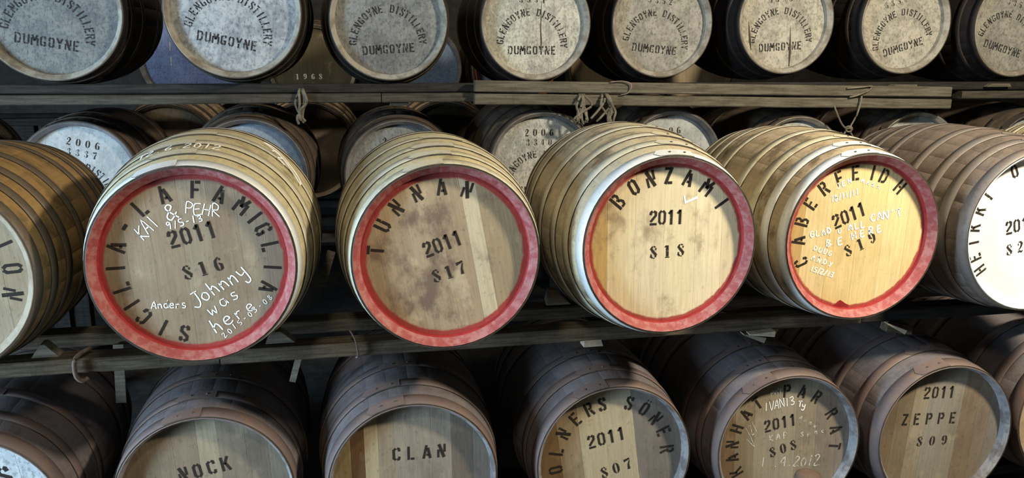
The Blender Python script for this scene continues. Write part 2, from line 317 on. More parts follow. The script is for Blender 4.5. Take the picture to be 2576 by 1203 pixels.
def ribbon(V, F, pts, wid, tr):
    """flat stroke of varying width; tr maps glyph coordinates to 3-D"""
    n = len(pts); wl = wid if isinstance(wid, list) else [wid]*n
    P = [Vector(p) for p in pts]; b = len(V)
    for i in range(n):
        d0 = (P[i]-P[i-1]).normalized() if i else None
        d1 = (P[i+1]-P[i]).normalized() if i < n-1 else None
        d = (d0+d1).normalized() if d0 and d1 else (d0 or d1)
        nn = Vector((-d.y, d.x)); k = 1.0
        if d0 and d1: k = min(1.5, 1/max(.3, abs(nn.dot(Vector((-d0.y, d0.x))))))
        V.append(tr(P[i]+nn*wl[i]*.5*k)); V.append(tr(P[i]-nn*wl[i]*.5*k))
    for i in range(n-1): F.append((b+2*i, b+2*i+1, b+2*i+3, b+2*i+2))
def glyphs(font, ch): return font.get(ch, [])
def put(V, F, font, ch, cx, cz, ang, h, y, wsc=1.0, thick=1.0):
    """one letter centred on (cx, cz) of the head, turned clockwise by ang degrees"""
    a = math.radians(ang); c, s = math.cos(a), math.sin(a)
    gw = .33 if ch == 'M' and font is CAP else .28
    def tr(p):
        px, pz = (p[0]-gw)*h*wsc, (p[1]-.5)*h
        return (cx+px*c+pz*s, y, cz-px*s+pz*c)
    for pts, wd in glyphs(font, ch):
        if font is HAND and len(pts) > 2: pts = [tuple(q)[:2] for q in spline([(p[0], p[1], 0) for p in pts], 3)]
        if font is CAP: thick = 1.13
        wd = [q*thick for q in wd] if isinstance(wd, list) else wd*thick
        ribbon(V, F, pts, wd, tr)
INSET = .040
TY = INSET-.0007
def set_inset(v):
    global INSET, TY
    INSET = v; TY = v-.0007
def t_arc(par, font, letters, r, h, cz=0.0, mat='ink', cx=0.0, name='stencil_letter', wsc=1.0):
    out = []
    for ch, a in letters:
        V, F = [], []
        q = math.radians(a); put(V, F, font, ch, cx+r*math.sin(q), cz+r*math.cos(q), a, h, TY, wsc)
        out.append(link(name, mesh(name, V, F, [mat]), par))
    return out
def t_line(par, font, text, p0, p1, h, mat='ink', name='stencil_letter', wsc=1.0):
    out = []; n = len(text); dx, dz = p1[0]-p0[0], p1[1]-p0[1]; ang = -math.degrees(math.atan2(dz, dx))
    for i, ch in enumerate(text):
        V, F = [], []; t = i/(n-1) if n > 1 else 0
        put(V, F, font, ch, p0[0]+dx*t, p0[1]+dz*t, ang, h, TY, wsc)
        out.append(link(name, mesh(name, V, F, [mat]), par))
    return out
def chalk(par, text, x0, z0, x1, z1, h, mat='chalk', name='chalk_writing', thick=1.25):
    """handwriting from the start to the end of its base line"""
    V, F = [], []; n = len(text); dx, dz = x1-x0, z1-z0; L = math.hypot(dx, dz); a = math.atan2(dz, dx); step = L/n
    for i, ch in enumerate(text):
        t = (i+.45)*step; jz = rnd.uniform(-.06, .06)*h; hh = h*rnd.uniform(.9, 1.12)
        ox, oz = x0+math.cos(a)*t-math.sin(a)*(hh*.5+jz), z0+math.sin(a)*t+math.cos(a)*(hh*.5+jz)
        put(V, F, HAND, ch, ox, oz, -math.degrees(a)+rnd.uniform(-6, 6), hh, TY-.0003, min(1.25, step/(.62*hh)), thick*min(1.6, max(1, .0026/(.07*hh)))*1.15)
    return link(name, mesh(name, V, F, [mat]), par)

# ------------------------------------------------------------------ casks
def prof(s, R, Rb, L): return R+(Rb-R)*(1-(2*s/L-1)**2)
def stave_mesh(name, R, Rb, L, ns, mats, ch=.018, gr=.0011):
    V, F, mi, sm = [], [], [], []
    half = math.pi/ns; e = .0022/R
    angs = [(-half, -gr), (-half+e, 0), (0, 0), (half-e, 0), (half, -gr)]
    NS = 11
    for i in range(NS+1):
        s = .003+(L-.003)*i/NS; r = prof(s, R, Rb, L)
        V += [((r+dr)*math.sin(a), s, (r+dr)*math.cos(a)) for a, dr in angs]
    for i in range(NS):
        for k in range(4):
            b = i*5+k; F.append((b, b+1, b+6, b+5)); mi.append(0); sm.append(True)
    # chime: rounded arris, sloping end grain, inner wall down to the head
    rows = [(R-.0035, 0), (R-ch, min(ch, INSET*.7)), (R-ch-.0015, min(ch, INSET*.7)+.002), (R-ch-.004, INSET+.004)]
    b0 = 0; bases = [[0, 1, 2, 3, 4]]
    for r, s in rows:
        b = len(V); V += [((r)*math.sin(a), s-(dr*.35), (r)*math.cos(a)) for a, dr in angs]; bases.append(list(range(b, b+5)))
    for j in range(4):
        for k in range(4):
            p, q = bases[j], bases[j+1]; F.append((p[k+1], p[k], q[k], q[k+1])); mi.append(1 if 0 < j < 2 else (3 if j == 0 else 2)); sm.append(False)
    # rear end and side walls that close the plank
    b = len(V); r = R-ch; V += [(r*math.sin(a), L, r*math.cos(a)) for a, _ in angs]; q = [NS*5+k for k in range(5)]
    for k in range(4): F.append((q[k], q[k+1], b+k+1, b+k)); mi.append(1); sm.append(False)
    F = [tuple(reversed(f)) for f in F]
    return mesh(name, V, F, mats, mi, sm)
def hoop_mesh(name, R, Rb, L, s0, s1, mats, th=.0026, lap=True):
    V, F, mi, sm = [], [], [], []; n = 72; base = .0006
    r0, r1 = prof(s0, R, Rb, L), prof(s1, R, Rb, L)
    def ring(r, s):
        b = len(V); V.extend([(r*math.sin(2*math.pi*k/n), s, r*math.cos(2*math.pi*k/n)) for k in range(n)]); return b
    smid = (s0+s1)/2; rm = prof(smid, R, Rb, L)
    a, b, c, d, e = ring(r0-.001, s0), ring(r0+base+th, s0), ring(rm+base+th, smid), ring(r1+base+th, s1), ring(r1-.001, s1)
    for p, q, m_, f in ((a, b, 1, False), (b, c, 0, True), (c, d, 0, True), (d, e, 0, False)):
        for k in range(n):
            F.append((p+k, p+(k+1) % n, q+(k+1) % n, q+k)); mi.append(m_); sm.append(f)
    if lap:                                        # riveted overlap of the hoop ends, with a rounded tongue
        m2 = 9; wdt = .13/R; outl = []
        for i in range(m2+1):
            t = i/m2; ang = -wdt*.62+wdt*t
            k = math.sqrt(max(0, 1-((.16-t)/.16)**2)) if t < .16 else 1
            lo, hi = smid-(smid-s0)*k+.0003, smid+(s1-smid)*k-.0003
            outl.append((ang, lo, hi))
        b = len(V)
        for ang, lo, hi in outl:
            for s, dr in ((lo, 0), (lo, th*.8), (hi, th*.8), (hi, 0)):
                r = prof(s, R, Rb, L)+base+th*.9+dr; V.append((r*math.sin(ang), s, r*math.cos(ang)))
        for i in range(m2):
            for k, mm in ((0, 1), (1, 0), (2, 1)):
                F.append((b+i*4+k, b+i*4+4+k, b+i*4+5+k, b+i*4+k+1)[::-1]); mi.append(mm); sm.append(False)
        F.append((b, b+1, b+2, b+3)); mi.append(1); sm.append(False)
        F.append((b+m2*4+3, b+m2*4+2, b+m2*4+1, b+m2*4)); mi.append(1); sm.append(False)
    return mesh(name, V, F, mats, mi, sm)
def rivet_mesh(R, Rb, L, s, mat='rivet'):
    V, F = [], []; r = prof(s, R, Rb, L)+.0055; c = Vector((0, s, r))
    for rr, hh in ((.0050, 0), (.0042, .0016), (.002, .0024)):
        V += [tuple(c+Vector((rr*math.cos(k*math.pi/4), rr*math.sin(k*math.pi/4), hh))) for k in range(8)]
    for j in range(2):
        for k in range(8): F.append((j*8+k, j*8+(k+1) % 8, j*8+8+(k+1) % 8, j*8+8+k))
    F.append(tuple(16+k for k in range(8)))
    return mesh('rivet', V, F, [mat])
def board_mesh(x0, x1, R, mat):
    g = .00012
    def outline(a, b, r):
        a, b = max(a, -r*.999), min(b, r*.999)
        n = 9; ta, tb = math.acos(max(-1, min(1, a/r))), math.acos(max(-1, min(1, b/r)))
        top = [(r*math.cos(ta+(tb-ta)*i/n), r*math.sin(ta+(tb-ta)*i/n)) for i in range(n+1)]
        return top+[(x, -z) for x, z in reversed(top)]
    o1, o2 = outline(x0+g, x1-g, R), outline(x0+g+.0007, x1-g-.0007, R-.0005); n = len(o1)
    V = [(x, INSET+.016, z) for x, z in o1]+[(x, INSET+.0005, z) for x, z in o1]+[(x, INSET, z) for x, z in o2]
    F = []
    for j in range(2):
        for k in range(n): F.append((j*n+k, j*n+(k+1) % n, j*n+n+(k+1) % n, j*n+n+k))
    F = F+[tuple(2*n+k for k in range(n))]
    return mesh('head_board', V, F, [mat])
def var(c, v): 
    k = 1+rnd.uniform(-v, v); return tuple(max(0, min(1, q*k*(1+rnd.uniform(-v*.25, v*.25)))) for q in c)
ROW_HOOPS = {
 's': [(.0, .045), (.095, .137), (.195, .24), (.33, .375)],
 'b': [(.0, .060), (.125, .170), (.275, .32)],
 't': [(.0, .042), (.10, .14), (.25, .29)],
}
def cask(label, x, d, z, R, Rb, L, ns, row, stave, stave_c, hoopm, chime, head, boards, rot=0.0, group=None, lap_ang=-12, rivets=True, ch=.018, wall=None, hoopmats=None, vary=.05, lip=None, groove=.0011):
    """boards: list of (share of the width, colour); part coordinates start at the middle of the front chime"""
    root = bpy.data.objects.new('whisky_cask', None); COL.objects.link(root); root.location = (x, d+L/2, z-Rb); root.empty_display_size = .2
    tag(root, label, 'cask', group)
    off = (0, -L/2, Rb)
    sm = stave_mesh('stave', R, Rb, L, ns, [stave, chime, wall or chime, lip or chime], ch, groove)
    a0 = rnd.uniform(0, 6.28)
    for i in range(ns): link('stave', sm, root, off, (0, a0+2*math.pi*i/ns, 0), var(stave_c, vary))
    spans = ROW_HOOPS[row]; allh = [(a, b, True) for a, b in spans]+[(L-b, L-a, False) for a, b in spans]
    for i, (a, b, front) in enumerate(allh):
        hm = hoopmats[i] if hoopmats and i < len(hoopmats) else hoopm
        an = math.radians(lap_ang+rnd.uniform(-5, 5)+(i*5 if front else 150))
        h = link('hoop', hoop_mesh('hoop', R, Rb, L, max(a, .0015), b, [hm, 'edge']), root, off, (0, an, 0))
        if rivets and front:
            rm = rivet_mesh(R, Rb, L, (a+b)/2)
            for q in (-.028/R, .022/R): link('rivet', rm, h, (0, 0, 0), (0, q, 0))
    Ri = R-ch-.0035; tot = sum(b[0] for b in boards); p = -Ri
    hp = off
    for sh, c in boards:
        q = p+2*Ri*sh/tot
        link('head_board', board_mesh(p, q, Ri, head), root, hp, (0, math.radians(rot), 0), c); p = q
    n = 32; V = [(Ri*math.sin(k*2*math.pi/n), L-.03, Ri*math.cos(k*2*math.pi/n)) for k in range(n)]
    link('rear_head', mesh('rear_head', V, [tuple(range(n))[::-1]], [stave]), root, off, (0, 0, 0), stave_c)
    hub = root
    class P: pass
    P.root, P.off = root, off
    return P
def on(P, o):
    for q in (o if isinstance(o, list) else [o]): q.location = P.off
    return o
def arc(s, start, step=None): return s

# --- setting -------------------------------------------------------------------------------------
def slab(name, p0, p1, mat):
    (a, b, c), (d, e, f) = p0, p1
    V, F = hexa([(a, b, c), (d, b, c), (d, e, c), (a, e, c), (a, b, f), (d, b, f), (d, e, f), (a, e, f)])
    return tag(link(name, mesh(name, V, F, [mat])), None, None, None, 'structure')
slab('floor', (-6, -3, -.1), (8, 9, 0), 'floor')
slab('wall_back', (-6, 8.4, 0), (8, 8.7, 4.6), 'stone')
slab('ceiling', (-6, -3, 4.6), (8, 8.7, 4.7), 'timber_dark')

# --- rack timbers -------------------------------------------------------------------------------
def rail(label, x0, x1, y, z, wy, hz, mat, tilt=0.0, name='rack_rail', group=None, jit=.0015, cuts=8):
    o = link(name, box_mesh(name, x1-x0, wy, hz, mat, .005, jit, cuts), None, ((x0+x1)/2, y+wy/2, z), (0, math.radians(tilt), 0))
    return tag(o, label, 'timber', group)
RZ = .932                                           # top of the rails that carry the red-rimmed casks
rail('pale timber rail under the leftmost brown cask, bound by a rusty strap', -2.4, -.452, 2.83, RZ-.055, .09, .05, 'timber')
rail('long brown timber rail running under the red-rimmed casks 816 to 819', -.448, 1.98, 2.83, RZ-.057, .09, .05, 'timber')
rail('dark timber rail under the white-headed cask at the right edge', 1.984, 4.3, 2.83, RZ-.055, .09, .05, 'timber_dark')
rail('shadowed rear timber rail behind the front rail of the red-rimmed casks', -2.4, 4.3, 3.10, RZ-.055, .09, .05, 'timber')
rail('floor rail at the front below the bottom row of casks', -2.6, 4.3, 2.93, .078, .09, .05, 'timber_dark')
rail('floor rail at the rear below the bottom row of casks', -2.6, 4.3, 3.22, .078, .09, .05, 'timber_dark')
for i in range(5):
    xx = -2.4+i*1.6
    rail('squared floor sleeper under the bottom rails', xx, xx+.12, 2.9, .0, .5, .078, 'timber_dark', 0, 'floor_sleeper', 'floor sleepers')
TZ = 1.774
rail('upper timber coloured dark as the shaded band under the left half of the top row of casks', -2.6, 1.0, 4.13, TZ-.047, .045, .043, 'timber_dark')  # dark colour stands in for the shaded band above the lip
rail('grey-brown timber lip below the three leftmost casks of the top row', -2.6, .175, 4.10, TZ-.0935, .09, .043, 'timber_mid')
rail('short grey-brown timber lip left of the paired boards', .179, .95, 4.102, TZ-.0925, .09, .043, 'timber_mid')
rail('upper timber coloured dark as the shaded band under the right half of the top row of casks', 1.004, 5.2, 4.13, TZ-.047, .045, .043, 'timber_dark')  # same shaded band carried on in the timber colour
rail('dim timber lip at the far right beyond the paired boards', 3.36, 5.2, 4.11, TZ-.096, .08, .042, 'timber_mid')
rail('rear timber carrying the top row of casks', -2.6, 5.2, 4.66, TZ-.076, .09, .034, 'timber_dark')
rail('upper of the two long grey boards tied below the top row', .622, 3.235, 4.04, 1.7225-.010, .055, .054, 'timber_grey', .85, 'grey_board')
rail('lower of the two long grey boards tied below the top row', .622, 3.245, 4.045, 1.660-.010, .055, .052, 'timber_grey', .95, 'grey_board')
rail('front timber carrying the middle row of the rear rack', -2.6, 5.2, 4.28, .958, .09, .05, 'timber_dark')
rail('rear timber carrying the middle row of the rear rack', -2.6, 5.2, 4.72, .958, .09, .05, 'timber_dark')
for i, xx in enumerate((-1.9, 1.3, 4.6)):
    for yy, ht in ((4.28, .955), (4.72, .955)):
        rail('dark upright post hidden deep in the rear rack', xx, xx+.09, yy, 0, .09, ht, 'timber_dark', 0, 'rack_post', 'rack posts')

# --- casks: front rack, middle row (red rims) ----------------------------------------------------
TAN, CREAM, HONEY, BROWN, GREY = (.46, .37, .25), (.66, .55, .33), (.52, .36, .14), (.36, .25, .15), (.40, .36, .30)
H816 = m_head('head_816', .5, (.20, .14, .09), .256, 1.0, .5, 1.3)
H817 = m_head('head_817', .85, (.14, .09, .07), .252, 1.0, .4, 4.1)
H818 = m_head('head_818', .8, (.27, .19, .115), .258, 1.05, .25, 7.7)
H819 = m_head('head_819', .25, (.42, .30, .13), .258, 1.05, .25, 2.6)
H815 = m_head('head_815', .35, (.30, .19, .08), None, 1.0, .4, 9.2)
H820 = m_paint('head_820', (.86, .86, .83), (.80, .80, .77), .04, 3.0, .1, .06)
SC_ = (.45, .39, .24)
c815 = cask('brown cask with bare wooden head cut off by the left edge of the picture', -1.215, 2.60, 1.275, .30, .343, .90, 28, 's', 'stave_815', (.29, .18, .070), 'hoop_815', 'chime_815', H815,
            [(1, (.33, .26, .175)), (1.1, (.34, .215, .085)), (1.2, (.33, .26, .17)), (1.1, (.36, .235, .105)), (.9, (.33, .265, .18)), (.8, (.31, .24, .155))], -4, None, -25, False, .022)
on(c815, t_arc(c815.root, CAP, [('I', 67.5), ('O', 86), ('N', 106)], .231, .056))
c816 = cask('red-rimmed cask stencilled 2011 and 816 with chalk greetings on its head', -.461, 2.552, 1.295, .30, .364, .90, 28, 's', 'stave_s', SC_, 'hoop_s', 'chime_red', H816,
            [(1.0, (0.252, 0.197, 0.136)), (.9, (0.299, 0.231, 0.156)), (1.1, (0.286, 0.218, 0.143)), (1.0, (0.299, 0.238, 0.163)), (1.0, (0.272, 0.211, 0.143)), (.9, (0.286, 0.231, 0.163)), (.7, (0.245, 0.197, 0.143))], -3, None, -16, False, .026, 'wall_red', lip='hoop_r', groove=.0005, vary=.05, hoopmats=['hoop_s2'])
on(c816, t_arc(c816.root, CAP, list(zip('SICILIA-LA', (-167.7, -151.5, -135.2, -122.3, -106.4, -91.2, -75, -57.8, -38.4, -19.3)))+list(zip('FAMIGLIA', (4.6, 21.8, 40.2, 53.3, 64, 79.5, 95.8, 112.3))), .226, .053))
on(c816, t_line(c816.root, CAP, '2011', (-.057, .078), (.050, .102), .054))
on(c816, t_line(c816.root, ROM, '816', (-.025, -.027), (.065, -.005), .046))
for a in [('KAI', -.140, .078, -.084, .125, .0435), ('&', -.069, .131, -.035, .139, .0435), ('PEHR', -.018, .155, .082, .142, .0358), ('9/5-13', -.071, .107, .036, .132, .0205), ('Johnny', -.009, -.141, .158, -.039, .044),
          ('was', .032, -.171, .135, -.103, .038), ('here', .043, -.226, .177, -.148, .042), ('2015-05-08', .067, -.245, .226, -.118, .0166), ('Anders', -.136, -.136, -.032, -.140, .0243)]: on(c816, chalk(c816.root, *a, thick=1.0))
c817 = cask('red-rimmed cask stencilled 2011 and 817 with a blotchy stained head', .304, 2.572, 1.281, .30, .351, .90, 28, 's', 'stave_s', SC_, 'hoop_s', 'chime_red', H817,
            [(1.1, (0.336, 0.256, 0.160)), (1.4, (0.368, 0.272, 0.168)), (1.6, (0.376, 0.288, 0.184)), (1.2, (0.352, 0.264, 0.168)), (.75, (0.528, 0.448, 0.304)), (2.0, (0.320, 0.248, 0.152))], -10, None, -10, False, .026, 'wall_red', lip='hoop_r', groove=.0005, vary=.05)
on(c817, t_arc(c817.root, CAP, list(zip('TUNNAN', (-83.2, -62.1, -43.6, -23.5, -3.2, 18.3))), .225, .053))
on(c817, t_line(c817.root, CAP, '2011', (-.058, .024), (.035, .056), .052)); on(c817, t_line(c817.root, ROM, '817', (-.032, -.066), (.048, -.043), .045))
c818 = cask('red-rimmed cask stencilled 2011 and 818 with a clean cream head', 1.044, 2.537, 1.298, .30, .367, .90, 28, 's', 'stave_s2', (.40, .34, .23), 'hoop_s', 'chime_red', H818,
            [(.85, HONEY), (1.3, (.68, .57, .36)), (1.4, (.66, .55, .36)), (1.5, (.68, .58, .37)), (1.3, (.70, .60, .40)), (1.0, (.62, .52, .34))], -1, None, 2, True, .026, 'wall_red', lip='hoop_r', groove=.0005, vary=.05, hoopmats=['hoop_s2'])
on(c818, t_arc(c818.root, CAP, list(zip('BONZAMI', (-49.5, -32.3, -16.5, -.9, 16.3, 35.4, 55.2))), .231, .055))
on(c818, t_line(c818.root, CAP, '2011', (-.051, .091), (.041, .091), .050)); on(c818, t_line(c818.root, ROM, '818', (-.045, -.027), (.052, -.023), .045))
V, F = [], []
ribbon(V, F, [(.055, .163), (.060, .139), (.104, .156)], [.006, .007, .009], lambda p: (p[0], TY-.0003, p[1]))
on(c818, link('chalk_writing', mesh('tick', V, F, ['chalk']), c818.root))
c819 = cask('red-rimmed cask stencilled 2011 and 819 with a golden chalk-covered head', 1.797, 2.60, 1.283, .30, .351, .90, 28, 's', 'stave_s2', (.36, .29, .19), 'hoop_s', 'chime_red', H819,
            [(.75, (.50, .34, .14)), (1.4, (.68, .55, .30)), (1.5, (.66, .50, .24)), (1.4, (.64, .49, .23)), (1.3, (.66, .52, .27)), (1.0, (.62, .47, .23))], 2, None, 0, True, .026, 'wall_red', lip='hoop_r', groove=.0005, vary=.05, hoopmats=['hoop_s2', 'hoop_s2'])
on(c819, t_arc(c819.root, CAP, list(zip('CABERFEIDH', (-112.8, -92.8, -75.1, -57.6, -40.1, -23.1, -7.3, 9.4, 21.3, 40.9))), .231, .053))
on(c819, t_line(c819.root, CAP, '2011', (-.088, .057), (.005, .096), .054)); on(c819, t_line(c819.root, ROM, '819', (-.031, -.053), (.061, -.010), .046))
for a in [('JEN', -.101, .174, -.036, .197, .0164), ('MARK', -.011, .197, .075, .166, .0138), ('18/11/11', -.114, .127, -.007, .152, .0218), ('GLAD', -.187, .0, -.101, .013, .0225), ('U', -.079, .010, -.059, .014, .0174), ('ALL', -.039, .019, .034, .034, .0225),
          ("CAN'T", .048, .049, .174, .067, .0289), ('BE', -.127, -.039, -.039, -.025, .0266), ('HERE', -.024, -.017, .108, .016, .0250), ('DOUG', -.173, -.044, -.093, -.073, .0185), ('+', -.152, -.079, -.133, -.080, .0138), ('ANDY', -.179, -.080, -.088, -.117, .0185), ('15/2/13', -.176, -.122, -.081, -.153, .0189)]: on(c819, chalk(c819.root, *a, thick=1.6))
V, F = [], []                                       # the red drip on the lower edge of the head
pts = [(-.075, -.262), (-.062, -.252), (-.052, -.243), (-.044, -.239), (-.035, -.244), (-.024, -.252), (-.005, -.262), (-.012, -.272), (-.065, -.268)]
on(c819, link('paint_drip', mesh('paint_drip', [(a, TY, b) for a, b in pts], [tuple(range(len(pts)))], ['wall_red']), c819.root))
c820 = cask('cask with a bright white painted head cut off by the right edge', 2.503, 2.575, 1.284, .30, .352, .90, 28, 's', 'stave_820', (.120, .092, .076), 'hoop_820', 'chime_white', H820,
            [(1, (.85, .85, .82)), (1.2, (.87, .87, .84)), (1.2, (.85, .85, .82)), (1.2, (.87, .87, .84)), (1, (.85, .85, .82))], 0, None, 6, True, .014)
on(c820, t_arc(c820.root, CAP, list(zip('HEIKKI', (-126.5, -113.2, -99.5, -86.3, -71, -56.9)))+[('O', -26)], .247, .050))
on(c820, t_line(c820.root, CAP, '2011', (-.099, .012), (-.002, .030), .052)); on(c820, t_line(c820.root, ROM, '820', (-.084, -.073), (.006, -.055), .045))
c821 = cask('yellowish cask barely in view above the white-headed cask at the right edge', 3.245, 2.60, 1.293, .30, .361, .90, 28, 's', 'stave_s', (.46, .38, .22), 'hoop_s', 'chime_red', H819,
            [(1, TAN), (1, CREAM), (1, CREAM), (1, TAN)], 0, None, 0, False)

# --- casks: front rack, bottom row ---------------------------------------------------------------
HB = [m_head('head_b%d' % i, .35, (.10, .075, .055), None, 1.0, .45, 3.3*i+.7) for i in range(6)]
HB0 = m_paint('head_806', (.62, .62, .60), (.35, .37, .38), .3, 5.0)
BC = (.130, .112, .116)
bot = [('cask with a flaking white head at the bottom left corner', -1.223, 2.66, .460, HB0, [(1, (.3, .3, .3)), (1.1, (.4, .42, .42)), (1, (.33, .30, .28)), (1.2, (.82, .82, .80)), (.9, (.82, .82, .80))], -8),
 ('dark-hooped cask stencilled NOCK on its wooden head', -.505, 2.69, .458, HB[0], [(1, (0.204, 0.150, 0.096)), (1.1, (0.228, 0.174, 0.114)), (.9, (0.240, 0.180, 0.120)), (.75, (0.330, 0.270, 0.180)), (1.0, (0.228, 0.180, 0.126)), (.8, (0.210, 0.162, 0.114)), (.7, (0.228, 0.186, 0.138))], -3),
 ('dark-hooped cask stencilled CLAN on a striped wooden head', .188, 2.647, .466, HB[1], [(.75, (.30, .22, .11)), (.55, (.15, .08, .04)), (.55, (.42, .34, .21)), (.65, (.28, .22, .15)), (1.5, (.28, .235, .178)), (.8, (.28, .23, .18)), (.9, (.16, .128, .10)), (.7, (.20, .17, .14))], -1),
 ('dark-hooped cask stencilled 2011 and 807 with a pale middle board', .925, 2.679, .459, HB[2], [(.9, (.17, .105, .048)), (.9, (.28, .21, .125)), (1.1, (.42, .345, .22)), (1.2, (.41, .34, .225)), (1.35, (.19, .165, .142)), (.6, (.18, .155, .135))], -8),
 ('dark-hooped cask stencilled 2011 and 808 with chalk scribbles', 1.616, 2.663, .455, HB[3], [(.7, (0.180, 0.120, 0.066)), (.8, (0.240, 0.198, 0.138)), (.9, (0.288, 0.240, 0.168)), (.9, (0.300, 0.252, 0.180)), (.9, (0.252, 0.204, 0.144)), (.9, (0.216, 0.174, 0.132)), (.6, (0.204, 0.174, 0.150))], -2),
 ('dark-hooped cask stencilled 2011 and 809 with narrow grey and brown boards', 2.264, 2.629, .462, HB[4], [(.8, (0.192, 0.144, 0.096)), (.8, (0.216, 0.174, 0.120)), (.8, (0.300, 0.258, 0.192)), (.9, (0.264, 0.240, 0.198)), (.9, (0.252, 0.222, 0.174)), (.9, (0.204, 0.150, 0.102)), (.7, (0.204, 0.162, 0.120)), (.7, (0.192, 0.168, 0.144))], 4),
 ('dark cask whose side shows at the lower right edge', 2.95, 2.70, .462, HB[5], [(1, TAN), (1, GREY), (1, TAN), (1, BROWN), (1, GREY)], 0)]
BO = []
set_inset(.040)
for lb, x, d, z, hd, bds, ro in bot:
    BO.append(cask(lb, x, d, z, .29, z-.136, .88, 26, 'b', 'stave_b', BC, 'hoop_b', 'chime_b', hd, bds, ro, None, -14+rnd.uniform(-8, 8), True, .012, lip='hoop_b', groove=.0005))
on(BO[0], t_line(BO[0].root, CAP, 'S', (.115, .135), (.13, .14), .07))
on(BO[1], t_line(BO[1].root, CAP, 'NOCK', (-.074, .074), (.063, .100), .052)); on(BO[2], t_line(BO[2].root, CAP, 'CLAN', (-.057, .094), (.100, .093), .050))
on(BO[3], t_arc(BO[3].root, CAP, list(zip('OLNERS', (-99.1, -79.2, -60, -41.2, -25.1, -11.8)))+list(zip('SQNER', (16, 33.4, 50.2, 67.4, 87.6))), .216, .054))
on(BO[3], t_line(BO[3].root, CAP, '2011', (-.080, .067), (.031, .089), .054)); on(BO[3], t_line(BO[3].root, ROM, '807', (-.027, -.062), (.063, -.036), .046))
on(BO[4], t_arc(BO[4].root, CAP, list(zip('KANHAT', (-118, -101.2, -85.7, -68.7, -51.8, -35.4)))+list(zip('PARRAT', (-2.1, 14.7, 33, 60, 78.8, 97.9))), .218, .052))
on(BO[4], t_line(BO[4].root, CAP, '2011', (-.078, .080), (.024, .096), .050)); on(BO[4], t_line(BO[4].root, ROM, '808', (-.048, -.031), (.037, -.009), .044))
for a in [('IVAN13', -.094, .140, .032, .162, .0358, 'chalk'), ('Ty', .040, .149, .077, .142, .0230, 'chalk'), ('MAY', -.072, .200, -.025, .215, .0205, 'chalk_faint'), ('12/', -.150, .040, -.112, .066, .0435, 'chalk_faint'), ('V', -.136, -.005, -.118, .005, .05, 'chalk_faint'),
          ('KAP', -.070, .016, .017, .024, .0256, 'chalk_faint'), ('Anne', .047, .102, .132, .050, .0166, 'chalk_faint'), ('Spec', .059, .022, .176, .035, .0192, 'chalk_faint'), ('17.4.2012', -.098, -.089, .161, -.108, .0410, 'chalk_faint')]: on(BO[4], chalk(BO[4].root, *a))
on(BO[5], t_line(BO[5].root, CAP, '2011', (-.076, .172), (.032, .167), .050)); on(BO[5], t_line(BO[5].root, CAP, 'ZEPPE', (-.160, .066), (.054, .056), .048)); on(BO[5], t_line(BO[5].root, ROM, '809', (-.083, -.033), (.028, -.038), .043))

# --- casks: rear rack, top and middle row --------------------------------------------------------
def distillery(P, rot, num, year=True, sc=1.0, mat='ink_worn', cx=-.012, name=True):
    a = math.radians(rot); c, s = math.cos(a), math.sin(a)
    def R2(x, z): return (x*c+z*s, -x*s+z*c)
    if name:
        up_ = [(ch, -84+i*9.6+rot) for i, ch in enumerate('GLENGOYNE')]+[(ch, 12+i*8.6+rot) for i, ch in enumerate('DISTILLERY')]
        q = R2(cx*sc, -.108*sc)
        on(P, t_arc(P.root, CAP, up_, .166*sc, .037*sc, q[1], mat, q[0], wsc=1.0))
        on(P, t_line(P.root, CAP, 'DUMGOYNE', R2((cx-.112)*sc, -.130*sc), R2((cx+.112)*sc, -.130*sc), .043*sc, mat))
    if num: on(P, t_line(P.root, ROM, num, R2((cx-.058)*sc, .118*sc), R2((cx+.058)*sc, .118*sc), .034*sc, mat))
    if year: on(P, t_line(P.root, ROM, '2006', R2((cx-.064)*sc, .168*sc), R2((cx+.064)*sc, .168*sc), .038*sc, 'ink'))
def paleboards(base, v=.1, n=6): return [(rnd.uniform(.8, 1.25), var(base, v)) for _ in range(n)]
TC = (.016, .012, .011)  # wood colour with the missing light worked in
PT = {'grey': m_paint('paint_grey', (0.186, 0.192, 0.180), (0.074, 0.084, 0.093), .25, 1.0), 'grey2': m_paint('paint_blotchy', (0.211, 0.211, 0.201), (0.095, 0.095, 0.099), .2, 6.0), 'blue': m_paint('paint_daylit_white', (0.368, 0.384, 0.392), (0.160, 0.176, 0.192), .2, 2.0, .09), 'white': m_paint('paint_white', (0.528, 0.519, 0.458), (0.264, 0.264, 0.242), .35, 3.0, .09),  # white head of the second top cask is tinted with door daylight
      'cream': m_paint('paint_cream', (0.430, 0.404, 0.344), (0.232, 0.215, 0.185), .45, 4.0, .09), 'dull': m_paint('paint_dull', (0.281, 0.269, 0.238), (0.140, 0.133, 0.125), .4, 8.0, .09), 'fresh': m_paint('paint_fresh', (0.403, 0.418, 0.418), (0.259, 0.274, 0.281), .1, 9.0, .09, .25), 'sky': m_paint('paint_skyblue', (0.255, 0.323, 0.413), (0.165, 0.210, 0.277), .1, 10.0, .09, .25)}
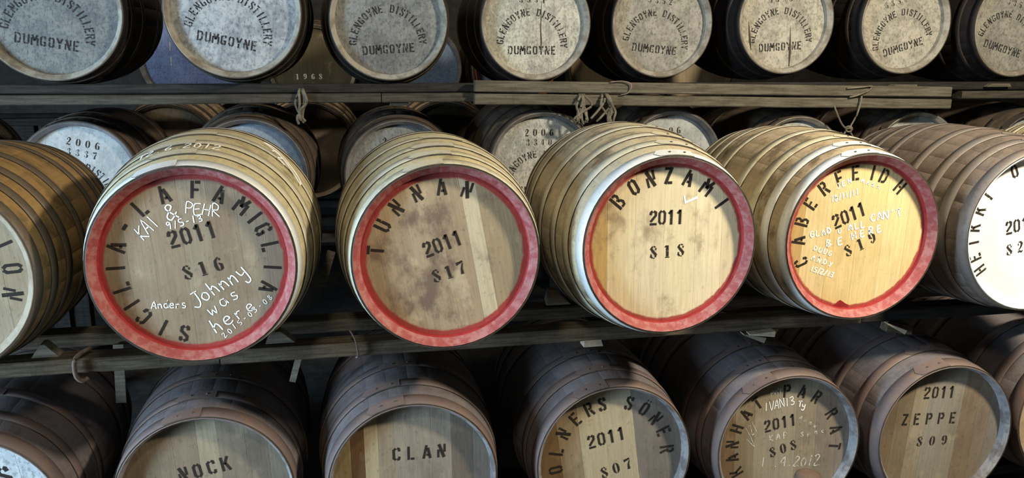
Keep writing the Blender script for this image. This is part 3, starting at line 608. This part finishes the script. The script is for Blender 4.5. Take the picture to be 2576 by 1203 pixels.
top = [('mottled grey-headed cask in the top left corner', -1.245, 4.08, 2.09, .300, 'grey', 9, '3348', 1.06), ('white-headed cask tinted for cool daylight, second from the left in the top row', -.470, 4.02, 2.097, .295, 'blue', 11, '3349', 1.05), ('blotchy grey-headed top row cask numbered 3350', .223, 4.094, 2.063, .274, 'grey2', -4, '3350', 1), ('white-headed top row cask numbered 3351', .955, 4.182, 2.060, .276, 'white', 0, '3351', 1),
       ('streaky grey-headed top row cask numbered 3352', 1.646, 4.25, 2.068, .272, 'dull', 5, '3352', 1), ('cream-headed top row cask numbered 3353 with a split board', 2.317, 4.192, 2.086, .270, 'cream', -4, '3353', 1), ('cream-headed top row cask numbered 3354 with tilted lettering', 3.026, 4.188, 2.086, .270, 'cream', -17, '3354', 1), ('dull grey-headed cask at the right end of the top row', 3.672, 4.12, 2.075, .274, 'dull', 14, '3355', 1)]
TT = []
set_inset(.048)
for i, (lb, x, d, z, R, hd, ro, num, sc) in enumerate(top):
    Rb = min(.334, R+.048)
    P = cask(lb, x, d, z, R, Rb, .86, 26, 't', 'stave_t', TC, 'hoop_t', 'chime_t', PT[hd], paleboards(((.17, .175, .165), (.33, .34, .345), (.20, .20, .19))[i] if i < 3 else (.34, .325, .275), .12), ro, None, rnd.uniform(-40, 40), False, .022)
    distillery(P, ro, num, True, sc); TT.append(P)
V, F = [], []                                        # dark split in the head of cask 3353
ribbon(V, F, [(.047, -.02), (.052, -.10), (.055, -.16), (.056, -.235)], [.001, .008, .013, .006], lambda p: (p[0], TY-.0002, p[1]))
on(TT[5], link('split', mesh('split', V, F, ['edge']), TT[5].root)); V, F = [], []
ribbon(V, F, [(-.196, .0), (-.188, -.06), (-.180, -.11), (-.172, -.15)], [.002, .010, .012, .002], lambda p: (p[0], TY-.0002, p[1]))
on(TT[5], link('split', mesh('split', V, F, ['edge']), TT[5].root))
V, F = [], []
ribbon(V, F, [(.035, .11), (.032, -.02), (.036, -.09), (.034, -.145)], [.002, .005, .008, .002], lambda p: (p[0], TY-.0002, p[1]))
on(TT[3], link('split', mesh('split', V, F, ['edge']), TT[3].root))
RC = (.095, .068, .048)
mid = [('dark cask side peeping in at the left edge below the upper rail', -1.99, 4.15, 1.33, 'dull', 0, None), ('blue-white-headed cask numbered 3337 behind the leftmost brown cask', -1.264, 4.30, 1.315, 'fresh', 12, '3337'), ('blue-headed cask half hidden behind the top of cask 816', -.458, 4.121, 1.333, 'sky', 6, '3338'), ('pale grey-headed cask half hidden behind the top of cask 817', .265, 4.118, 1.320, 'grey', 0, '3339'),
       ('grey-headed cask numbered 3340 between casks 817 and 818', .984, 4.124, 1.352, 'white', 0, '3340'), ('white-headed cask stencilled 2006 behind the gap between casks 818 and 819', 1.685, 4.125, 1.352, 'fresh', -3, '3341'), ('cask with a steel rim just showing above the top of cask 819', 2.398, 4.118, 1.316, 'fresh', 0, '3342'), ('white-headed cask with a pale rim behind the knotted string', 3.153, 4.158, 1.330, 'fresh', 0, '3343'), ('white-headed cask at the right edge below the upper rail', 3.89, 4.119, 1.324, 'fresh', 0, '3344')]
for i, (lb, x, d, z, hd, ro, num) in enumerate(mid):
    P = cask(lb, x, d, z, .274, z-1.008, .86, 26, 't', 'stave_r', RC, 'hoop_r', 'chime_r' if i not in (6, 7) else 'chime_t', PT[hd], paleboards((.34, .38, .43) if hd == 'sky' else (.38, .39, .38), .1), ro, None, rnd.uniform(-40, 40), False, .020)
    if num: distillery(P, ro, num)

# --- casks of the next rack, glimpsed through the gaps ------------------------------------------
KB = m_paint('head_blue', (.15, .19, .32), (.09, .11, .19), .15, 11.0); KL = m_paint('head_lightblue', (.34, .40, .56), (.24, .29, .42), .1, 12.0); KN = m_paint('head_steelblue', (.20, .28, .40), (.14, .19, .28), .1, 13.0); KW = m_head('head_mossy', .4, (.12, .11, .06), None, .9, .5, 6.6); KT = m_head('head_back_tan', .2, (.3, .22, .14), None, 1, .3, 8.8)
M['chime_orange'] = m_chime('orange_paint_end', (.62, .16, .06), (.50, .10, .05), .3)
KR = 1.455
far = [('big blue-headed butt glimpsed between the two leftmost casks of the top row', -.985, 6.12, 1.875, .365, KB, (.15, .19, .33), 'chime_t'), ('butt with a mossy striped head glimpsed beside the daylight-tinted white cask', -.205, 6.12, 1.80, .30, KW, (.10, .085, .048), 'chime_t'), ('steel-blue cask head glimpsed between casks 3350 and 3351', .545, 6.12, 1.80, .30, KN, (.20, .28, .40), 'chime_r'), ('light blue cask head with an orange rim glimpsed right of cask 3351', 1.245, 6.12, 1.80, .30, KL, (.38, .44, .60), 'chime_orange'),
       ('brown cask glimpsed low between casks 3351 and 3352', 1.95, 6.12, 1.80, .30, KT, (.50, .36, .20), 'chime_815'), ('tan cask glimpsed low between casks 3352 and 3353', 2.66, 6.12, 1.80, .30, KT, (.52, .40, .26), 'chime_815')]
for lb, x, d, z, R, hd, bc, cm in far:
    P = cask(lb, x, d, z, R, z-KR, .95, 28, 't', 'stave_r', (.26, .19, .12), 'hoop_r', cm, hd, [(1, var(bc, .12)) for _ in range(8)], 0, None, 0, False, .022)
    if hd is KB: on(P, t_line(P.root, HAND, '19', (-.16, .07), (-.09, .07), .06, 'gold', 'gold_letter')); on(P, t_line(P.root, HAND, '1', (-.16, -.03), (-.1, -.03), .06, 'gold', 'gold_letter'))
    if hd is KW: on(P, t_line(P.root, ROM, '1968', (-.11, -.058), (.05, -.058), .04, 'chalk', 'white_letter'))
rail('front timber of the next rack, behind the top row', -2.6, 5.2, 6.33, KR-.05, .09, .05, 'timber_dark'); rail('rear timber of the next rack, behind the top row', -2.6, 5.2, 6.75, KR-.05, .09, .05, 'timber_dark')
for xx in (-2.2, 1.6, 4.9):
    for yy in (6.33, 6.75): rail('upright post of the next rack', xx, xx+.09, yy, 0, .09, KR-.05, 'timber_dark', 0, 'rack_post', 'posts of the next rack')
for lb, x in (('tan cask side glimpsed under the upper rail left of the blue-headed cask', -1.02), ('cask with a head coloured dark for shade, glimpsed under the upper rail beside the hanging rope', -.22), ('cask with a head coloured dark for shade, glimpsed under the upper rail above cask 817', .62)):
    P = cask(lb, x, 5.17, 1.33, .29, .335, .9, 26, 't', 'stave_815', (.5, .38, .24), 'hoop_815', 'chime_815', KT, [(1, var((.42, .32, .21) if x < -.5 else (.15, .115, .08), .1)) for _ in range(5)], 20, None, 0, False)  # two right-hand heads get darker boards in place of shade
rail('low timber under the tan casks deep in the rack', -2.2, 2.2, 5.35, .942, .09, .05, 'timber_dark'); rail('second low timber under the tan casks deep in the rack', -2.2, 2.2, 5.75, .942, .09, .05, 'timber_dark')
for xx in (-1.8, .2, 1.9):
    for yy in (5.35, 5.75): rail('upright post under the tan casks', xx, xx+.09, yy, 0, .09, .942, 'timber_dark', 0, 'rack_post', 'posts under the tan casks')

# --- chocks, wedges, blocks ------------------------------------------------------------------------
def chock(label, x, y, z, w, dpt, h, top=.25, mat='chock_dull', rz=0.0, skew=0.0, group=None, name='wooden_chock', roll=0.0):
    a = w/2; t = a*top
    V, F = hexa([(-a, 0, 0), (a, 0, 0), (a, dpt, 0), (-a, dpt, 0), (-t+skew, 0, h), (t+skew, 0, h), (t+skew, dpt, h), (-t+skew, dpt, h)])
    o = link(name, mesh(name, V, F, [mat]), None, (x, y, z), (0, math.radians(roll), math.radians(rz)))
    return tag(o, label, 'chock', group)
chock('dull triangular chock beside the leftmost brown cask', -1.005, 2.865, RZ-.004, .085, .05, .045, .15, 'chock_dull', 0, -.005)
chock('dull triangular chock under the right side of cask 816', -.250, 2.865, RZ-.004, .10, .05, .042, .3, 'chock_dull', 0, -.012)
chock('small dark chock under the right side of cask 817', .490, 2.865, RZ-.004, .06, .05, .042, .6, 'chock_dull', 0, 0)
chock('pale chock on the rear rail left of cask 818', .815, 3.115, RZ, .10, .05, .062, .25, 'chock', 0, -.025)
chock('small pale block on the rear rail between casks 818 and 819', 1.50, 3.115, RZ, .035, .05, .028, .8, 'chock')
chock('flat pale block hanging under the rail between casks 817 and 818', .878, 2.832, RZ-.052-.028, .075, .05, .028, .85, 'chock', 0, -.004, None, 'wooden_wedge')
def wedge(label, x, y, z, ln, wy, h0, h1, rz, roll, mat):
    V, F = hexa([(0, 0, 0), (ln, 0, 0), (ln, wy, 0), (0, wy, 0), (0, 0, h0), (ln, 0, h1), (ln, wy, h1), (0, wy, h0)])
    return tag(link('wooden_wedge', mesh('wooden_wedge', V, F, [mat]), None, (x, y, z), (0, math.radians(roll), math.radians(rz))), label, 'wedge')
wedge('pale upper splinter wedge driven under the rail below cask 818', 1.49, 2.80, RZ-.064, .10, .04, .004, .022, -6, 5, 'chock')
wedge('grey lower splinter wedge below the pale wedge over cask 808', 1.47, 2.81, RZ-.066, .09, .04, .004, .022, -6, 22, 'chock_dull')
wedge('pale thin wedge over the top of cask 809', 2.08, 2.80, RZ-.056, .085, .03, .004, .018, -8, 30, 'chock')
wedge('crumbled brown packing block over the top of cask 809', 2.10, 2.83, RZ-.098, .11, .05, .046, .03, -4, 8, 'timber')
def stick(label, p0, p1, wd, th, mat, name='wooden_stick'):
    a, b = Vector(p0), Vector(p1); dr = (b-a).normalized(); sd = dr.cross(Vector((0, 1, 0))).normalized()*wd/2; bk = Vector((0, th, 0))
    V, F = hexa([a-sd, a+sd, a+sd+bk, a-sd+bk, b-sd, b+sd, b+sd+bk, b-sd+bk])
    return tag(link(name, mesh(name, V, F, [mat]), None), label, 'stick')
stick('pale slanting lath under the rail left of the cask stencilled CLAN', (-.222, 2.93, .755), (-.185, 2.93, .882), .022, .012, 'chock_dull')
stick('grey lath standing in the gap between casks 816 and 817', (-.115, 3.2, 1.03), (-.07, 3.2, 1.17), .032, .012, 'chock_dull')
stick('tall pale lath showing left of the cask stencilled NOCK', (-.845, 3.08, .66), (-.835, 3.08, .885), .035, .012, 'chock_dull')
chock('small pale block end seen below the gap between casks 816 and 817', -.185, 3.35, .80, .035, .06, .03, .9, 'chock', 0, 0)
chock('second small pale block end below the gap between casks 816 and 817', -.105, 3.35, .797, .042, .06, .026, .8, 'chock_dull', 0, 0)
stick('timber bearer deep under the gap between casks 816 and 817', (-.30, 3.35, .785), (.02, 3.35, .782), .028, .09, 'timber_dark', 'timber_bearer')
chock('flat wooden packing piece on the boards under cask 3354', 2.96, 4.06, 1.742, .16, .05, .018, .8, 'timber_grey', 0, .01)
chock('flat wooden packing piece under the right end cask of the top row', 3.58, 4.10, 1.744, .16, .05, .018, .7, 'timber_grey', 0, .01)
chock('flat packing slat over the pale grey-headed cask behind 817', .27, 4.19, TZ-.113, .10, .05, .012, .9, 'chock_dull', 0, .0)

# --- short post in front of cask 808 ---------------------------------------------------------------
V, F, n = [], [], 16
rings = [(.050, 0), (.050, .40), (.049, .445), (.044, .458), (.030, .466), (.010, .469)]
for r, z in rings: V += [(r*math.cos(2*math.pi*k/n), r*math.sin(2*math.pi*k/n), z) for k in range(n)]
for j in range(len(rings)-1):
    for k in range(n): F.append((j*n+k, j*n+(k+1) % n, j*n+n+(k+1) % n, j*n+n+k))
F.append(tuple((len(rings)-1)*n+k for k in range(n)))
tag(link('round_post', mesh('round_post', V, F, ['stave_b'], None, True), None, (1.575, 2.46, 0), (0, 0, 0), (.13, .085, .06)), 'top of a brown round post in front of cask 808', 'post')

# --- straps, wires, ropes ----------------------------------------------------------------------------
def cord(name, label, cat, strands, r, mat, n=6):
    V, F = [], []
    for s in strands: tube(V, F, spline(s, 5), r, n)
    return tag(link(name, mesh(name, V, F, [mat], None, True), None), label, cat)
y0 = 2.822
cord('rusty_strap', 'rusty hooked strap looped round the rail left of cask 816', 'strap', [[(-.868, y0+.06, RZ+.014), (-.885, y0+.02, RZ+.012), (-.898, y0-.008, RZ+.001), (-.902, y0-.012, RZ-.025), (-.900, y0-.012, RZ-.055), (-.892, y0-.006, RZ-.072), (-.880, y0, RZ-.078), (-.868, y0+.006, RZ-.070)]], .0075, 'wire', 8)
cord('wire_loop', 'thin wire loop round the rail left of cask 817', 'wire', [[(-.010, y0+.04, RZ+.028), (.004, y0-.004, RZ+.014), (.012, y0-.008, RZ-.02), (.014, y0-.006, RZ-.05), (.008, y0+.01, RZ-.062)]], .0035, 'wire')
def bundle(x, y, z0, z1, n, spread, twist=1.0):
    out = []
    for i in range(n):
        ph = rnd.uniform(0, 6.28); a = rnd.uniform(-spread, spread); b = rnd.uniform(-spread, spread); yy = y+rnd.uniform(-.012, .0)
        out.append([(x+a*.3, yy+.03, z0+.012), (x+a*.5, yy, z0), (x+a+.012*math.sin(ph), yy-.006, z0+(z1-z0)*.3), (x+(a+b)*.6+.014*math.sin(ph+1), yy, z0+(z1-z0)*.55), (x+b+.01*math.sin(ph+2), yy-.004, z0+(z1-z0)*.8), (x+b*1.2, yy+.004, z1+rnd.uniform(-.01, .02))])
    return out
cord('rope_bundle', 'frayed rope hanging from the rail beside the blue-headed cask', 'rope', bundle(-.195, 4.090, 1.735, 1.585, 6, .026), .0065, 'rope')
cord('rope_bundle', 'left of two frayed rope bundles hanging from the paired boards', 'rope', bundle(1.155, 4.030, 1.705, 1.575, 7, .040), .0065, 'rope')
cord('rope_bundle', 'right of two frayed rope bundles hanging from the paired boards', 'rope', bundle(1.275, 4.030, 1.705, 1.575, 7, .040)+[[(1.20, 4.02, 1.60), (1.23, 4.015, 1.635), (1.262, 4.018, 1.675), (1.27, 4.022, 1.70)]], .0065, 'rope')
cord('wire_loop', 'thin wire loop over the upper board beside the rope bundles', 'wire', [[(1.30, 4.032, 1.778), (1.36, 4.028, 1.782), (1.402, 4.026, 1.770), (1.404, 4.026, 1.742), (1.385, 4.028, 1.722), (1.355, 4.03, 1.716)]], .0035, 'wire')
sx = 2.70
cord('knotted_string', 'knotted string tied round the paired boards near cask 819', 'string', [[(sx-.10, 4.034, 1.742), (sx-.02, 4.030, 1.748), (sx+.045, 4.03, 1.752), (sx+.02, 4.028, 1.728), (sx-.04, 4.030, 1.705), (sx-.08, 4.032, 1.696)], [(sx-.012, 4.028, 1.702), (sx-.018, 4.026, 1.66), (sx-.035, 4.024, 1.60), (sx-.065, 4.022, 1.545), (sx-.072, 4.022, 1.525)], [(sx-.155, 4.05, 1.655), (sx-.145, 4.03, 1.61), (sx-.115, 4.024, 1.555), (sx-.085, 4.022, 1.528)],
     [(sx-.095, 4.022, 1.535), (sx-.085, 4.012, 1.545), (sx-.065, 4.010, 1.538), (sx-.062, 4.014, 1.522), (sx-.080, 4.014, 1.516), (sx-.094, 4.018, 1.526), (sx-.080, 4.008, 1.536), (sx-.066, 4.012, 1.528)], [(sx-.09, 4.022, 1.52), (sx-.105, 4.02, 1.495), (sx-.108, 4.02, 1.47)], [(sx-.07, 4.022, 1.52), (sx-.055, 4.02, 1.50), (sx-.04, 4.02, 1.475)]], .0050, 'rope')
# chalk on the shoulder of cask 816
def body_chalk(P, R, Rb, L, text, a0, a1, s0, h, mat='chalk_faint'):
    V, F = [], []; n = len(text)
    for i, ch in enumerate(text):
        ac = math.radians(a0+(a1-a0)*i/max(1, n-1))
        def tr(p):
            s = s0-(p[1]-.5)*h*-1; r = prof(s, R, Rb, L)+.0075; a = ac+(p[0]-.28)*h/r; return (r*math.sin(a), s, r*math.cos(a))
        for pts, wd in HAND.get(ch, []):
            if len(pts) > 2: pts = [tuple(q)[:2] for q in spline([(p[0], p[1], 0) for p in pts], 3)]
            ribbon(V, F, pts, wd*1.5, tr)
    on(P, link('chalk_writing', mesh('chalk_writing', V, F, [mat]), P.root))
body_chalk(c816, .30, .364, .90, '12.6.2012', -26, 12, .160, .042, 'chalk')
V, F = [], []
def tr816(p):
    r = prof(p[1], .30, .364, .90)+.0075; a = math.radians(p[0]); return (r*math.sin(a), p[1], r*math.cos(a))
for st in ([(30, .43), (36, .44), (42, .40), (46, .37), (55, .33), (58, .29), (52, .31), (44, .36), (36, .40), (30, .43)], [(36, .37), (38, .40), (42, .36), (40, .33), (45, .31)]):
    p3 = spline([(a, b*100, 0) for a, b in st], 3)
    pts = [tr816((q[0], q[1]/100)) for q in p3]; tube(V, F, pts, .0022, 5)
on(c816, link('chalk_writing', mesh('chalk_writing', V, F, ['chalk']), c816.root))
